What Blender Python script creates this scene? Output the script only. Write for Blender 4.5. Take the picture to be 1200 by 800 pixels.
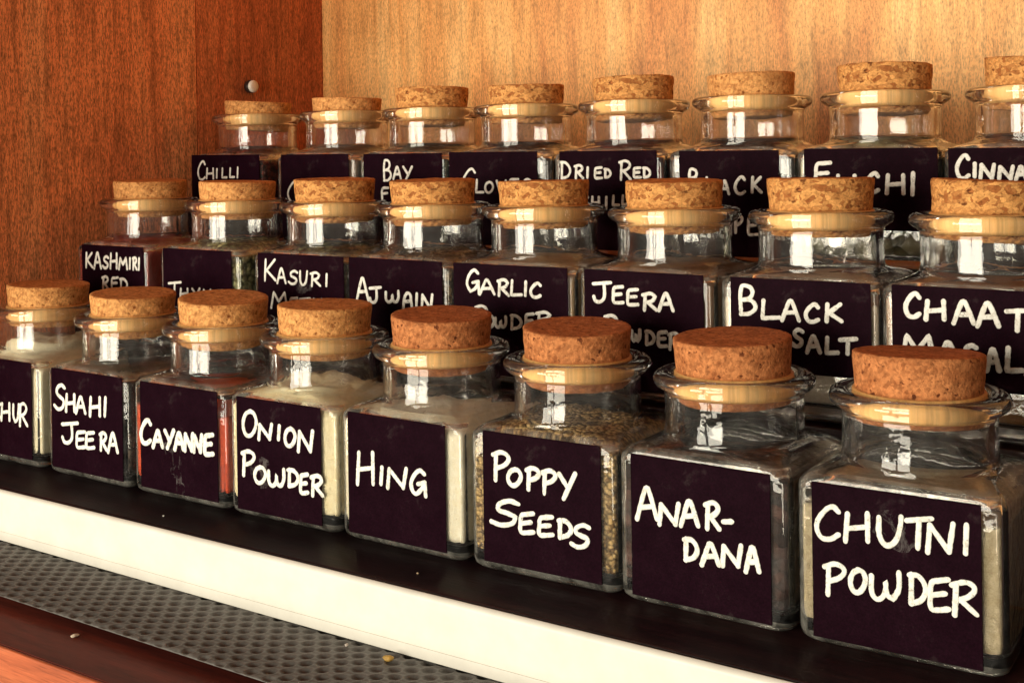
import bpy, bmesh, math, random
import numpy as np
from mathutils import Vector, Matrix, noise

# ------------------------------------------------------------------ scene, camera, world, lamps, exposure
for o in list(bpy.data.objects):
    bpy.data.objects.remove(o)
SC = bpy.context.scene
COL = SC.collection
S = 0.01                                   # everything below is written in centimetres
rnd = random.Random(7)

cam_d = bpy.data.cameras.new('camera')
cam = bpy.data.objects.new('camera', cam_d)
COL.objects.link(cam)
cam_d.sensor_fit = 'HORIZONTAL'
cam_d.sensor_width = 36.0
cam_d.lens = 1433.98 / 1200 * 36.0
cam_d.shift_y = -(400 - 172.49) / 1200
cam_d.clip_start = 0.005
cam_d.clip_end = 50
RIGHT = (0.8286904, 0.5595087, -0.0149067)
FWD = (-0.5595925, 0.8287659, -0.0018289)
UP = (0.0113309, 0.0098572, 0.9998872)
cam.matrix_world = Matrix(((RIGHT[0], UP[0], -FWD[0], 0.0), (RIGHT[1], UP[1], -FWD[1], -29.3763 * S),
                           (RIGHT[2], UP[2], -FWD[2], 12.4514 * S), (0, 0, 0, 1)))
SC.camera = cam

W = bpy.data.worlds.new('World')
SC.world = W
W.use_nodes = True
wnt = W.node_tree
_tc = wnt.nodes.new('ShaderNodeTexCoord')
_sep = wnt.nodes.new('ShaderNodeSeparateXYZ')
_mr = wnt.nodes.new('ShaderNodeMapRange')                 # the lit room lies in front of the cupboard
_nz = wnt.nodes.new('ShaderNodeTexNoise')
_mul = wnt.nodes.new('ShaderNodeMath')
_mul.operation = 'MULTIPLY'
_nz.inputs['Scale'].default_value = 2.2
_nz.inputs['Detail'].default_value = 3
wnt.links.new(_tc.outputs['Generated'], _sep.inputs[0])
wnt.links.new(_tc.outputs['Generated'], _nz.inputs['Vector'])
wnt.links.new(_sep.outputs['Y'], _mr.inputs['Value'])
_mr.inputs['From Min'].default_value = 0.25
_mr.inputs['From Max'].default_value = -0.9
_mr.inputs['To Min'].default_value = 0.05
_mr.inputs['To Max'].default_value = 0.34
_nr = wnt.nodes.new('ShaderNodeMapRange')
_nr.inputs['From Min'].default_value = 0.38
_nr.inputs['From Max'].default_value = 0.62
_nr.inputs['To Min'].default_value = 0.25
_nr.inputs['To Max'].default_value = 1.4
wnt.links.new(_nz.outputs['Fac'], _nr.inputs['Value'])
wnt.links.new(_mr.outputs[0], _mul.inputs[0])
wnt.links.new(_nr.outputs[0], _mul.inputs[1])
wnt.nodes['Background'].inputs[0].default_value = (1.0, 0.86, 0.63, 1)
_mz = wnt.nodes.new('ShaderNodeMapRange')                 # and it is brightest at the height of its walls
_mz.inputs['From Min'].default_value = 0.15
_mz.inputs['From Max'].default_value = 0.75
_mz.inputs['To Min'].default_value = 1.0
_mz.inputs['To Max'].default_value = 0.2
_m2 = wnt.nodes.new('ShaderNodeMath')
_m2.operation = 'MULTIPLY'
wnt.links.new(_sep.outputs['Z'], _mz.inputs['Value'])
wnt.links.new(_mul.outputs[0], _m2.inputs[0])
wnt.links.new(_mz.outputs[0], _m2.inputs[1])
wnt.links.new(_m2.outputs[0], wnt.nodes['Background'].inputs[1])


def window_pane(x, y, z, w, h, power, target, col=(1.0, 0.925, 0.755)):
    d = bpy.data.lights.new('window_light', 'AREA')
    d.shape = 'RECTANGLE'
    d.size, d.size_y = w * S, h * S
    d.energy = power
    d.color = col
    o = bpy.data.objects.new('window_light', d)
    COL.objects.link(o)
    o.location = (x * S, y * S, z * S)
    v = Vector(target) * S - o.location
    o.rotation_euler = v.to_track_quat('-Z', 'Y').to_euler()


# a two-paned room window in front of the cupboard
window_pane(-85, -128, 9, 48, 66, 15.0, (-25, 5, 6))
window_pane(-30, -132, 9, 48, 66, 15.0, (-25, 5, 6))

SC.view_settings.view_transform = 'Standard'
SC.view_settings.look = 'None'
SC.view_settings.exposure = 0.0
SC.view_settings.gamma = 1.0
SC.render.engine = 'CYCLES'
cy = SC.cycles
cy.max_bounces = 24
cy.transmission_bounces = 20
cy.glossy_bounces = 8
cy.diffuse_bounces = 5
cy.transparent_max_bounces = 12
cy.caustics_refractive = True
cy.caustics_reflective = False
cy.blur_glossy = 0.6
cy.sample_clamp_indirect = 40.0
cy.use_denoising = True
try:
    cy.denoiser = 'OPENIMAGEDENOISE'
    cy.denoising_input_passes = 'RGB_ALBEDO_NORMAL'
except Exception:
    pass

# ------------------------------------------------------------------ materials
def mat(name):
    m = bpy.data.materials.new(name)
    m.use_nodes = True
    nt = m.node_tree
    return m, nt, nt.nodes['Principled BSDF']


def node(nt, t, **kw):
    n = nt.nodes.new(t)
    for k, v in kw.items():
        setattr(n, k, v)
    return n


def coords(nt, scale=(1, 1, 1), rot=(0, 0, 0)):
    """object coordinates in centimetres, times scale"""
    tc = node(nt, 'ShaderNodeTexCoord')
    mp = node(nt, 'ShaderNodeMapping')
    mp.inputs['Scale'].default_value = tuple(s * 100 for s in scale)
    mp.inputs['Rotation'].default_value = rot
    nt.links.new(tc.outputs['Object'], mp.inputs['Vector'])
    return mp.outputs['Vector']


def noise_tex(nt, vec, scale, detail=4, rough=0.55, dist=0.0):
    n = node(nt, 'ShaderNodeTexNoise')
    n.inputs['Scale'].default_value = scale
    n.inputs['Detail'].default_value = detail
    n.inputs['Roughness'].default_value = rough
    n.inputs['Distortion'].default_value = dist
    nt.links.new(vec, n.inputs['Vector'])
    return n.outputs['Fac']


def voronoi(nt, vec, scale, out='Color', feature='F1'):
    n = node(nt, 'ShaderNodeTexVoronoi', feature=feature)
    n.inputs['Scale'].default_value = scale
    nt.links.new(vec, n.inputs['Vector'])
    return n.outputs[out]


def ramp(nt, fac, stops):
    r = node(nt, 'ShaderNodeValToRGB')
    el = r.color_ramp.elements
    while len(el) < len(stops):
        el.new(0.5)
    for e, (p, c) in zip(el, stops):
        e.position = p
        e.color = (*c, 1) if len(c) == 3 else c
    nt.links.new(fac, r.inputs['Fac'])
    return r.outputs['Color']


def mix(nt, a, b, fac, mode='MIX'):
    n = node(nt, 'ShaderNodeMix', data_type='RGBA', blend_type=mode)
    for sock, v in ((n.inputs[6], a), (n.inputs[7], b)):
        if isinstance(v, tuple):
            sock.default_value = (*v, 1)
        else:
            nt.links.new(v, sock)
    if isinstance(fac, float):
        n.inputs[0].default_value = fac
    else:
        nt.links.new(fac, n.inputs[0])
    return n.outputs[2]


def bump(nt, bs, h, strength, dist_cm):
    b = node(nt, 'ShaderNodeBump')
    b.inputs['Strength'].default_value = strength
    b.inputs['Distance'].default_value = dist_cm * S
    nt.links.new(h, b.inputs['Height'])
    nt.links.new(b.outputs['Normal'], bs.inputs['Normal'])


def grey(v):
    return (v, v, v)


def glass_material(name='jar_glass', lo=0.998, hi=0.972, rough=0.02, bstr=0.25, tint=(0.995, 0.990, 0.975)):
    """clear moulded glass with a faint film of spice dust; bright light in the edges and stippled base is painted as milkiness"""
    m, nt, b = mat(name)
    b.inputs['Base Color'].default_value = (*tint, 1)
    b.inputs['Roughness'].default_value = rough
    b.inputs['IOR'].default_value = 1.47
    oi = node(nt, 'ShaderNodeObjectInfo')
    va = node(nt, 'ShaderNodeVectorMath', operation='MULTIPLY_ADD')
    nt.links.new(oi.outputs['Random'], va.inputs[0])
    va.inputs[1].default_value = (37.0, 23.0, 51.0)
    nt.links.new(coords(nt), va.inputs[2])
    v = va.outputs[0]
    h = noise_tex(nt, v, 1.1, 3, 0.5)
    d = noise_tex(nt, v, 1.6, 5, 0.7, 0.5)
    t = ramp(nt, d, [(0.40, grey(lo)), (0.68, grey(hi))])
    nt.links.new(t, b.inputs['Transmission Weight'])
    bump(nt, b, h, bstr, 0.07)
    return m


def wood_material(name, dark, mid, light, red=0.5, grain=(1, 1, 1), rough=0.5, seed=0.0, contrast=1.0, grit=0.0, bands=1.0):
    """veneer with its grain along z: broad bands, fine streaks and short dark pores"""
    m, nt, b = mat(name)
    g = grain
    v1 = coords(nt, (0.35 * g[0], 0.35 * g[1], 0.035 * g[2]))
    v2 = coords(nt, (3.2 * g[0], 3.2 * g[1], 0.30 * g[2]))
    v3 = coords(nt, (11.0 * g[0], 11.0 * g[1], 2.2 * g[2]))
    v4 = coords(nt, (0.10, 0.10, 0.07))
    n1 = noise_tex(nt, v1, 1.0, 4, 0.6, 0.6)
    n2 = noise_tex(nt, v2, 1.0, 5, 0.65, 0.4)
    n3 = noise_tex(nt, v3, 1.0, 3, 0.6)
    n4 = noise_tex(nt, v4, 1.0, 2, 0.5)
    base = ramp(nt, n1, [(0.36, dark), (0.5, mid), (0.64, light)])
    base = mix(nt, mid, base, bands)
    streak = ramp(nt, n2, [(0.36, grey(0.5)), (0.5, grey(1.0)), (0.64, grey(1.25))])
    pores = ramp(nt, n3, [(0.34, grey(0.4)), (0.46, grey(0.95)), (0.56, grey(1.0)), (0.68, grey(1.35))])
    tone = ramp(nt, n4, [(0.3, (0.78, 0.70, 0.62)), (0.7, (1.12, 1.12, 1.12))])
    c = mix(nt, base, streak, 0.75 * contrast, 'MULTIPLY')
    c = mix(nt, c, pores, 0.8 * contrast, 'MULTIPLY')
    c = mix(nt, c, tone, 0.8, 'MULTIPLY')
    if grit:
        v5 = coords(nt, (17.0 * g[0], 17.0 * g[1], 5.0 * g[2]), (0, 0.12, 0))
        n5 = noise_tex(nt, v5, 1.0, 3, 0.7)
        gr = ramp(nt, n5, [(0.36, grey(0.45)), (0.5, grey(1.0)), (0.64, grey(1.35))])
        c = mix(nt, c, gr, grit, 'MULTIPLY')
    nt.links.new(c, b.inputs['Base Color'])
    b.inputs['Roughness'].default_value = rough
    b.inputs['Specular IOR Level'].default_value = 0.3
    bump(nt, b, n3, 0.25, 0.03)
    return m


def cork_material(name, coarse, pale, brown, dark):
    m, nt, b = mat(name)
    v = coords(nt, (1, 1, 1.35 if coarse else 1.0))
    wob = noise_tex(nt, v, 2.0, 3)
    s = 6.3 if coarse else 12.0
    add = node(nt, 'ShaderNodeVectorMath', operation='MULTIPLY_ADD')
    cmb = node(nt, 'ShaderNodeCombineXYZ')
    nt.links.new(wob, cmb.inputs[0]); nt.links.new(wob, cmb.inputs[2])
    nt.links.new(cmb.outputs[0], add.inputs[0])
    add.inputs[1].default_value = (0.5, 0.5, 0.5)
    nt.links.new(v, add.inputs[2])
    cell = voronoi(nt, add.outputs[0], s, 'Color')
    edge = voronoi(nt, add.outputs[0], s, 'Distance', 'DISTANCE_TO_EDGE')
    sep = node(nt, 'ShaderNodeSeparateColor')
    nt.links.new(cell, sep.inputs[0])
    grain = ramp(nt, sep.outputs[0], [(0.05, brown), (0.45, pale), (1.0, tuple(min(1, c * 1.22) for c in pale))])
    fine = noise_tex(nt, v, 9.0, 4, 0.7)
    fr = ramp(nt, fine, [(0.30, grey(0.45)), (0.46, grey(0.95)), (0.7, grey(1.15))])
    er = ramp(nt, edge, [(0.0, grey(0.55 if coarse else 0.9)), (0.06, grey(1.0))])
    pit = noise_tex(nt, v, 3.4 if coarse else 5.5, 2, 0.5)
    pr = ramp(nt, pit, [(0.0, dark), (0.30, dark), (0.36, (1, 1, 1))])
    mot = noise_tex(nt, v, 2.6, 4, 0.65)
    mr = ramp(nt, mot, [(0.36, (0.72, 0.62, 0.55)), (0.52, (1, 1, 1)), (0.66, (1.16, 1.2, 1.22))])
    c = mix(nt, grain, fr, 0.8, 'MULTIPLY')
    c = mix(nt, c, mr, 0.8, 'MULTIPLY')
    c = mix(nt, c, er, 0.8, 'MULTIPLY')
    c = mix(nt, c, pr, 0.85, 'MULTIPLY')
    nt.links.new(c, b.inputs['Base Color'])
    b.inputs['Roughness'].default_value = 0.85
    b.inputs['Specular IOR Level'].default_value = 0.2
    h = node(nt, 'ShaderNodeMath', operation='ADD')
    nt.links.new(fine, h.inputs[0]); nt.links.new(pit, h.inputs[1])
    bump(nt, b, h.outputs[0], 0.7, 0.05)
    return m


def label_material():
    m, nt, b = mat('chalkboard_sticker')
    v = coords(nt)
    n = noise_tex(nt, v, 1.1, 5, 0.7)
    f = noise_tex(nt, v, 22, 2, 0.6)
    c = ramp(nt, n, [(0.35, (0.0072, 0.0009, 0.0036)), (0.62, (0.0105, 0.0021, 0.0056)), (0.80, (0.030, 0.019, 0.021))])
    c2 = ramp(nt, f, [(0.35, grey(0.7)), (0.7, grey(1.5))])
    nt.links.new(mix(nt, c, c2, 0.7, 'MULTIPLY'), b.inputs['Base Color'])
    b.inputs['Roughness'].default_value = 0.55
    b.inputs['Specular IOR Level'].default_value = 0.02
    bump(nt, b, f, 0.2, 0.01)
    return m


def chalk_material():
    m, nt, b = mat('chalk_ink')
    v = coords(nt)
    n = noise_tex(nt, v, 4.0, 4, 0.7)
    c = ramp(nt, n, [(0.30, (0.58, 0.54, 0.47)), (0.46, (0.86, 0.84, 0.77)), (0.6, (0.92, 0.90, 0.84))])
    nt.links.new(c, b.inputs['Base Color'])
    b.inputs['Roughness'].default_value = 0.8
    f = noise_tex(nt, v, 9.0, 4, 0.75)
    nt.links.new(ramp(nt, f, [(0.30, grey(0.35)), (0.44, grey(1.0))]), b.inputs['Alpha'])
    bump(nt, b, f, 0.5, 0.02)
    return m


def smudge_material():
    m, nt, b = mat('chalk_smudge')
    v = coords(nt, (1, 1, 0.6))
    n = noise_tex(nt, v, 2.2, 5, 0.7, 0.8)
    a = ramp(nt, n, [(0.50, grey(0.0)), (0.78, grey(0.30))])
    b.inputs['Base Color'].default_value = (0.55, 0.50, 0.48, 1)
    b.inputs['Roughness'].default_value = 0.9
    nt.links.new(a, b.inputs['Alpha'])
    return m


def powder_material(name, c1, c2, scale, strength, cells=False, spots=None):
    m, nt, b = mat(name)
    v = coords(nt)
    if cells:
        cell = voronoi(nt, v, scale, 'Color')
        sep = node(nt, 'ShaderNodeSeparateColor')
        nt.links.new(cell, sep.inputs[0])
        d = voronoi(nt, v, scale, 'Distance')
        inv = node(nt, 'ShaderNodeMath', operation='SUBTRACT')
        inv.inputs[0].default_value = 1.0
        nt.links.new(d, inv.inputs[1])
        c = ramp(nt, sep.outputs[0], [(0.1, c1), (0.9, c2)])
        gap = ramp(nt, d, [(0.35, grey(1.0)), (0.75, grey(0.25))])
        c = mix(nt, c, gap, 0.9, 'MULTIPLY')
        h = inv.outputs[0]
    else:
        n = noise_tex(nt, v, scale, 5, 0.75)
        c = ramp(nt, n, [(0.32, c1), (0.62, c2)])
        h = n
        if spots:
            s = noise_tex(nt, v, 7.0, 2, 0.5)
            sr = ramp(nt, s, [(0.0, spots), (0.27, spots), (0.31, (1, 1, 1))])
            c = mix(nt, c, sr, 0.8, 'MULTIPLY')
    nt.links.new(c, b.inputs['Base Color'])
    b.inputs['Roughness'].default_value = 0.8
    b.inputs['Specular IOR Level'].default_value = 0.25
    bump(nt, b, h, strength, 0.12)
    return m


def plain(name, col, rough=0.5, spec=0.5, metal=0.0, n_scale=1.5, n_amt=0.12):
    m, nt, b = mat(name)
    v = coords(nt)
    n = noise_tex(nt, v, n_scale, 5, 0.65)
    lo = tuple(c * (1 - n_amt) for c in col)
    hi = tuple(min(1, c * (1 + n_amt)) for c in col)
    nt.links.new(ramp(nt, n, [(0.3, lo), (0.7, hi)]), b.inputs['Base Color'])
    b.inputs['Roughness'].default_value = rough
    b.inputs['Specular IOR Level'].default_value = spec
    b.inputs['Metallic'].default_value = metal
    return m


GLASS = glass_material()
GLASS_EDGE = glass_material('glass_edge_glint', 0.975, 0.83, 0.08, 0.25, (1.0, 0.96, 0.86))  # bright refraction along the jar edges, painted as milky glass
GLASS_BASE = glass_material('stippled_base_glint', 0.75, 0.45, 0.35, 0.25, (1.0, 0.96, 0.86))  # stippled base made milky to paint in its bright glints
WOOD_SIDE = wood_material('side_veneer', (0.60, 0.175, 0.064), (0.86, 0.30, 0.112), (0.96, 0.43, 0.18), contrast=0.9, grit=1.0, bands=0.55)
WOOD_SIDE_2 = wood_material('side_veneer_shadowed', (0.42, 0.105, 0.038), (0.62, 0.18, 0.066), (0.76, 0.28, 0.108), contrast=0.9, grit=1.0, bands=0.55)  # side veneer in shadow, the shade put into a darker colour
WOOD_BACK = wood_material('back_veneer', (0.70, 0.29, 0.090), (0.88, 0.45, 0.150), (0.95, 0.58, 0.23), contrast=0.62, grit=0.7, bands=0.9)
WOOD_SHELF = wood_material('shelf_veneer', (0.36, 0.085, 0.035), (0.48, 0.12, 0.048), (0.58, 0.17, 0.07), grain=(0.1, 1, 10), contrast=0.6)
SHELF_TOP = wood_material('shaded_shelf_veneer', (0.10, 0.014, 0.009), (0.14, 0.022, 0.013), (0.19, 0.034, 0.02), grain=(0.1, 1, 10), contrast=0.6)  # shelf veneer in shade, the dimness of its top put into the colour
WOOD_DARK = wood_material('dark_rack_wood', (0.009, 0.0008, 0.0035), (0.017, 0.003, 0.006), (0.034, 0.012, 0.012), grain=(0.12, 1, 10), rough=0.5)
CORK_PALE = cork_material('pale_cork', False, (0.66, 0.315, 0.105), (0.51, 0.215, 0.070), (0.35, 0.20, 0.10))
CORK_FINE = cork_material('fine_cork', False, (0.50, 0.185, 0.065), (0.36, 0.125, 0.042), (0.17, 0.075, 0.048))
CORK_COARSE = cork_material('coarse_cork', True, (0.65, 0.305, 0.095), (0.38, 0.13, 0.036), (0.16, 0.07, 0.04))
BAND = wood_material('painted_caustic_band', (0.74, 0.38, 0.125), (0.84, 0.49, 0.18), (0.90, 0.60, 0.27), contrast=0.45)  # colour of the light band painted round each cork
LABEL = label_material()
CHALK = chalk_material()
SMUDGE = smudge_material()
WHITE = plain('white_trim_paint', (0.745, 0.715, 0.645), 0.45, 0.4, n_scale=0.8, n_amt=0.07)
RUBBER = plain('grey_rubber', (0.115, 0.108, 0.100), 0.5, 0.5, n_scale=6, n_amt=0.3)
PEG_BRIGHT = plain('peg_bright_reflection', (0.84, 0.80, 0.70), 0.35, 0.5)
PEG_DARK = plain('peg_dark_reflection', (0.03, 0.018, 0.014), 0.4, 0.4)

# name, row, x of the jar, label x0, x1 (from the jar's middle), label top, label height, pen width, chalk strokes (0.01 cm from label top)
JARS = [
    ('amchur', 0, -44.94, -3.16, 1.95, 4.11, 3.84, 0.150,
     '-268,-262 -239,-175 -232,-175 -206,-255;-254,-228 -218,-222;-188,-260 -173,-178 -150,-225 -120,-174 -110,-252;-7,-183 -26,-173 -58,-187 -86,-219 -71,-246 -38,-247 -8,-235;7,-179 0,-246;53,-174 52,-241;3,-215 52,-206;80,-176 79,-220 90,-243 105,-231 113,-193 115,-172;121,-255 126,-173;117,-176 148,-165 164,-181 152,-203 126,-216;133,-212 167,-250'),
    ('shahi', 0, -39.50, -2.13, 2.16, 4.06, 3.84, 0.160,
     '-128,-71 -147,-62 -173,-76 -176,-96 -155,-109 -135,-122 -142,-147 -170,-157 -193,-145;-114,-96 -120,-159;-67,-92 -67,-154;-118,-130 -68,-121;-57,-159 -32,-98 -24,-97 -1,-153;-45,-135 -11,-130;33,-92 27,-160;87,-87 86,-153;29,-129 86,-119;122,-83 116,-150;-146,-213 -51,-198;-87,-205 -86,-258 -108,-279 -134,-279 -145,-263;-6,-226 -31,-230 -51,-236 -56,-261 -54,-288 -32,-288 -5,-283;-54,-261 -15,-254;48,-222 26,-226 8,-231 4,-256 5,-282 24,-283 49,-278;6,-256 40,-249;89,-281 92,-222;85,-224 108,-216 121,-227 112,-243 92,-253;98,-250 123,-277;133,-284 158,-212 165,-211 188,-277;144,-256 178,-250'),
    ('cay', 0, -34.38, -2.00, 2.05, 4.04, 3.84, 0.170,
     '-144,-150 -157,-138 -178,-153 -196,-189 -187,-220 -166,-223 -146,-211;-130,-231 -107,-172 -101,-171 -80,-224;-119,-208 -89,-203;-64,-166 -42,-195;-18,-160 -52,-225;-14,-225 6,-167 12,-166 31,-219;-5,-202 23,-198;39,-222 44,-166;44,-166 75,-217;75,-217 82,-161;85,-220 90,-166;90,-166 119,-216;119,-216 127,-160;181,-151 163,-155 147,-161 143,-190 144,-220 161,-221 182,-217;145,-189 174,-183'),
    ('onion', 0, -29.32, -2.05, 1.82, 4.01, 3.84, 0.170,
     '-136,-44 -160,-58 -172,-94 -158,-127 -131,-123 -109,-82 -120,-51 -139,-45;-98,-134 -92,-86;-92,-86 -47,-127;-47,-127 -37,-79;-1,-80 -6,-123;49,-82 32,-92 23,-117 33,-139 53,-136 69,-108 61,-87 47,-83;83,-152 90,-88;90,-88 137,-145;137,-145 148,-80;-172,-265 -167,-189;-179,-192 -146,-182 -122,-194 -134,-216 -168,-231;-91,-228 -110,-237 -120,-261 -108,-281 -87,-278 -69,-251 -78,-231 -93,-228;-54,-238 -52,-273 -37,-283 -20,-268 -18,-244 -15,-270 0,-278 15,-255 16,-223;42,-219 40,-273;36,-221 62,-220 81,-240 69,-262 40,-273;121,-224 106,-228 94,-233 91,-259 92,-286 105,-287 121,-283;93,-258 115,-253;144,-288 148,-229;139,-231 168,-222 184,-232 173,-249 148,-260;155,-256 187,-282'),
    ('hing', 0, -24.21, -2.10, 1.84, 4.03, 3.84, 0.165,
     '-162,-126 -170,-226;-104,-119 -104,-216;-167,-180 -104,-166;-66,-160 -71,-211;-43,-219 -36,-161;-36,-161 19,-210;19,-210 32,-151;103,-156 86,-148 62,-168 51,-197 66,-221 90,-206 105,-182;79,-190 105,-182 108,-222'),
    ('poppy', 0, -19.08, -1.96, 1.99, 4.07, 3.84, 0.165,
     '-151,-140 -148,-64;-158,-67 -127,-57 -104,-70 -116,-91 -148,-106;-82,-100 -98,-109 -107,-129 -96,-147 -78,-144 -62,-120 -70,-103 -84,-101;-37,-151 -34,-95;-42,-97 -19,-89 -1,-99 -10,-115 -35,-126;16,-155 19,-95;11,-98 36,-89 54,-99 44,-116 19,-128;67,-94 92,-126;119,-87 81,-161;-73,-199 -102,-195 -138,-209 -142,-225 -112,-231 -82,-238 -92,-257 -132,-269 -167,-264;-24,-220 -45,-225 -62,-231 -66,-254 -65,-278 -46,-278 -23,-273;-64,-254 -32,-246;40,-220 19,-224 2,-230 -2,-252 -1,-275 18,-275 41,-270;-1,-252 32,-245;68,-225 66,-273;63,-227 86,-225 103,-243 93,-262 66,-273;160,-231 143,-227 121,-238 119,-251 137,-258 155,-265 149,-282 124,-291 104,-285'),
    ('anar', 0, -14.01, -2.05, 2.00, 4.00, 3.84, 0.165,
     '-186,-175 -159,-89 -151,-88 -125,-166;-173,-142 -137,-134;-117,-178 -111,-125;-111,-125 -69,-170;-69,-170 -59,-116;-53,-171 -31,-105 -24,-104 -3,-163;-42,-145 -13,-139;24,-166 27,-103;20,-105 43,-96 56,-108 47,-125 28,-136;33,-133 58,-161;71,-141 93,-137;-38,-205 -40,-260;-43,-207 -21,-205 -6,-226 -16,-249 -40,-260;7,-264 29,-206 35,-205 56,-255;17,-241 47,-234;66,-255 71,-205;71,-205 110,-248;110,-248 119,-196;132,-258 148,-195 153,-194 168,-251;139,-233 161,-228'),
    ('chut', 0, -8.94, -2.06, 1.97, 3.98, 3.84, 0.150,
     '-138,-65 -152,-55 -174,-70 -193,-105 -183,-134 -160,-136 -139,-122;-115,-67 -121,-134;-66,-59 -66,-125;-118,-103 -66,-91;-38,-64 -37,-107 -21,-128 1,-114 13,-76 15,-55;28,-61 85,-48;57,-55 53,-122;76,-128 82,-63;82,-63 125,-119;125,-119 135,-53;165,-51 162,-116;-167,-273 -164,-202;-174,-206 -146,-195 -125,-206 -136,-226 -165,-241;-89,-199 -103,-209 -110,-233 -101,-254 -86,-251 -73,-223 -79,-203 -91,-199;-58,-208 -57,-250 -43,-262 -26,-244 -24,-215 -21,-246 -7,-255 7,-228 8,-189;37,-188 36,-257;33,-190 54,-189 70,-215 60,-244 36,-257;121,-185 101,-191 85,-198 81,-228 83,-260 100,-260 122,-254;83,-228 114,-219;136,-264 140,-193;130,-196 163,-184 181,-195 168,-216 141,-230;148,-226 184,-254'),
    ('kashmiri', 1, -45.03, -2.01, 2.24, 4.06, 3.84, 0.140,
     '-166,-38 -170,-102;-128,-37 -166,-73;-162,-70 -125,-100;-112,-105 -90,-35 -84,-35 -63,-102;-102,-78 -72,-75;-13,-54 -25,-48 -39,-55 -41,-66 -29,-74 -17,-82 -21,-95 -38,-100 -51,-92;7,-35 2,-99;47,-33 46,-97;4,-70 46,-64;62,-100 72,-50 90,-80 110,-49 118,-97;137,-50 134,-94;158,-97 161,-49;156,-50 172,-46 180,-55 174,-68 161,-75;165,-72 182,-96;199,-48 196,-96;-52,-194 -48,-143;-56,-144 -30,-138 -17,-149 -27,-162 -48,-170;-42,-167 -15,-192;53,-138 32,-141 15,-144 10,-165 12,-188 30,-189 54,-187;12,-165 45,-162;74,-143 71,-191;68,-144 95,-144 115,-164 102,-184 71,-191'),
    ('thyme', 1, -39.38, -2.19, 1.96, 4.09, 3.84, 0.120,
     '-183,-149 -108,-141;-145,-145 -150,-210;-107,-168 -112,-208;-66,-166 -66,-206;-110,-190 -67,-185;-38,-165 -16,-185;7,-162 -25,-205;21,-205 32,-164 51,-188 73,-163 81,-202;156,-161 132,-163 111,-167 107,-184 108,-203 131,-204 158,-201;109,-184 148,-180'),
    ('kasuri', 1, -33.76, -2.14, 2.41, 4.10, 3.84, 0.120,
     '-168,-27 -174,-109;-118,-25 -168,-73;-163,-68 -115,-106;-105,-116 -85,-59 -79,-59 -60,-114;-95,-94 -69,-92;2,-70 -12,-65 -30,-72 -32,-83 -17,-90 -3,-98 -8,-111 -28,-116 -44,-109;18,-65 18,-99 29,-117 45,-108 53,-79 55,-64;79,-118 83,-70;74,-71 103,-66 119,-75 108,-88 84,-95;90,-93 122,-115;156,-70 153,-114;-141,-216 -126,-154 -99,-190 -67,-152 -54,-211;0,-170 -19,-172 -34,-176 -37,-195 -36,-216 -20,-217 1,-215;-36,-195 -6,-191;16,-173 68,-168;42,-170 39,-217;87,-169 82,-220;128,-167 128,-217;84,-197 128,-191;156,-167 152,-217'),
    ('ajwain', 1, -28.73, -2.32, 2.14, 4.11, 3.84, 0.140,
     '-194,-162 -168,-79 -161,-78 -136,-158;-182,-129 -147,-126;-127,-113 -75,-107;-95,-110 -95,-150 -106,-164 -121,-163 -127,-150;-49,-124 -48,-150 -35,-159 -20,-149 -18,-131 -15,-150 -2,-157 11,-141 11,-117;33,-176 38,-143 51,-122 66,-125 70,-146 74,-173;38,-153 70,-149;98,-121 95,-165;120,-174 125,-124;125,-124 161,-171;161,-171 169,-121'),
    ('garlic', 1, -23.70, -2.44, 2.26, 4.11, 3.84, 0.130,
     '-137,-33 -153,-23 -174,-41 -184,-72 -170,-99 -148,-86 -135,-62;-159,-67 -135,-62 -133,-105;-129,-106 -103,-56 -95,-56 -69,-102;-117,-86 -80,-83;-49,-106 -45,-56;-53,-57 -27,-51 -12,-61 -23,-75 -44,-82;-39,-80 -10,-104;6,-53 2,-102 43,-99;62,-54 59,-100;120,-63 110,-56 95,-64 81,-84 89,-102 105,-104 119,-98;-143,-218 -140,-152;-149,-154 -122,-147 -102,-159 -113,-177 -141,-188;-85,-179 -96,-185 -102,-201 -95,-217 -82,-216 -71,-197 -77,-183 -86,-179;-65,-186 -64,-209 -55,-217 -45,-208 -44,-192 -42,-209 -33,-215 -23,-201 -23,-179;4,-172 2,-218;-1,-173 22,-174 40,-192 29,-211 2,-218;90,-162 75,-164 62,-168 59,-188 60,-209 74,-210 91,-208;60,-188 84,-184;109,-200 114,-157;103,-159 138,-153 158,-161 144,-172 114,-180;123,-178 162,-197'),
    ('jeera', 1, -18.51, -2.21, 2.14, 4.11, 3.84, 0.140,
     '-184,-47 -119,-40;-143,-44 -143,-88 -157,-104 -176,-103 -183,-89;-74,-51 -91,-53 -105,-57 -108,-79 -107,-102 -92,-104 -73,-102;-107,-79 -80,-75;-19,-57 -37,-59 -51,-63 -54,-84 -53,-105 -37,-107 -18,-105;-53,-83 -25,-80;6,-121 10,-71;1,-73 30,-67 46,-76 35,-90 10,-97;17,-95 49,-118;59,-119 81,-65 88,-65 109,-116;70,-98 99,-95;-135,-210 -132,-152;-141,-153 -116,-147 -98,-158 -108,-174 -133,-184;-68,-179 -80,-186 -87,-203 -79,-219 -65,-218 -54,-198 -59,-183 -70,-180;-41,-192 -40,-216 -34,-224 -27,-215 -26,-199 -25,-217 -19,-223 -13,-209 -12,-187;13,-189 12,-230;10,-190 26,-190 39,-207 31,-224 12,-230;83,-186 69,-188 58,-191 55,-210 56,-230 68,-232 84,-230;56,-210 78,-207;96,-238 99,-192;92,-194 114,-188 126,-197 117,-209 99,-216;104,-214 128,-235'),
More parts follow.
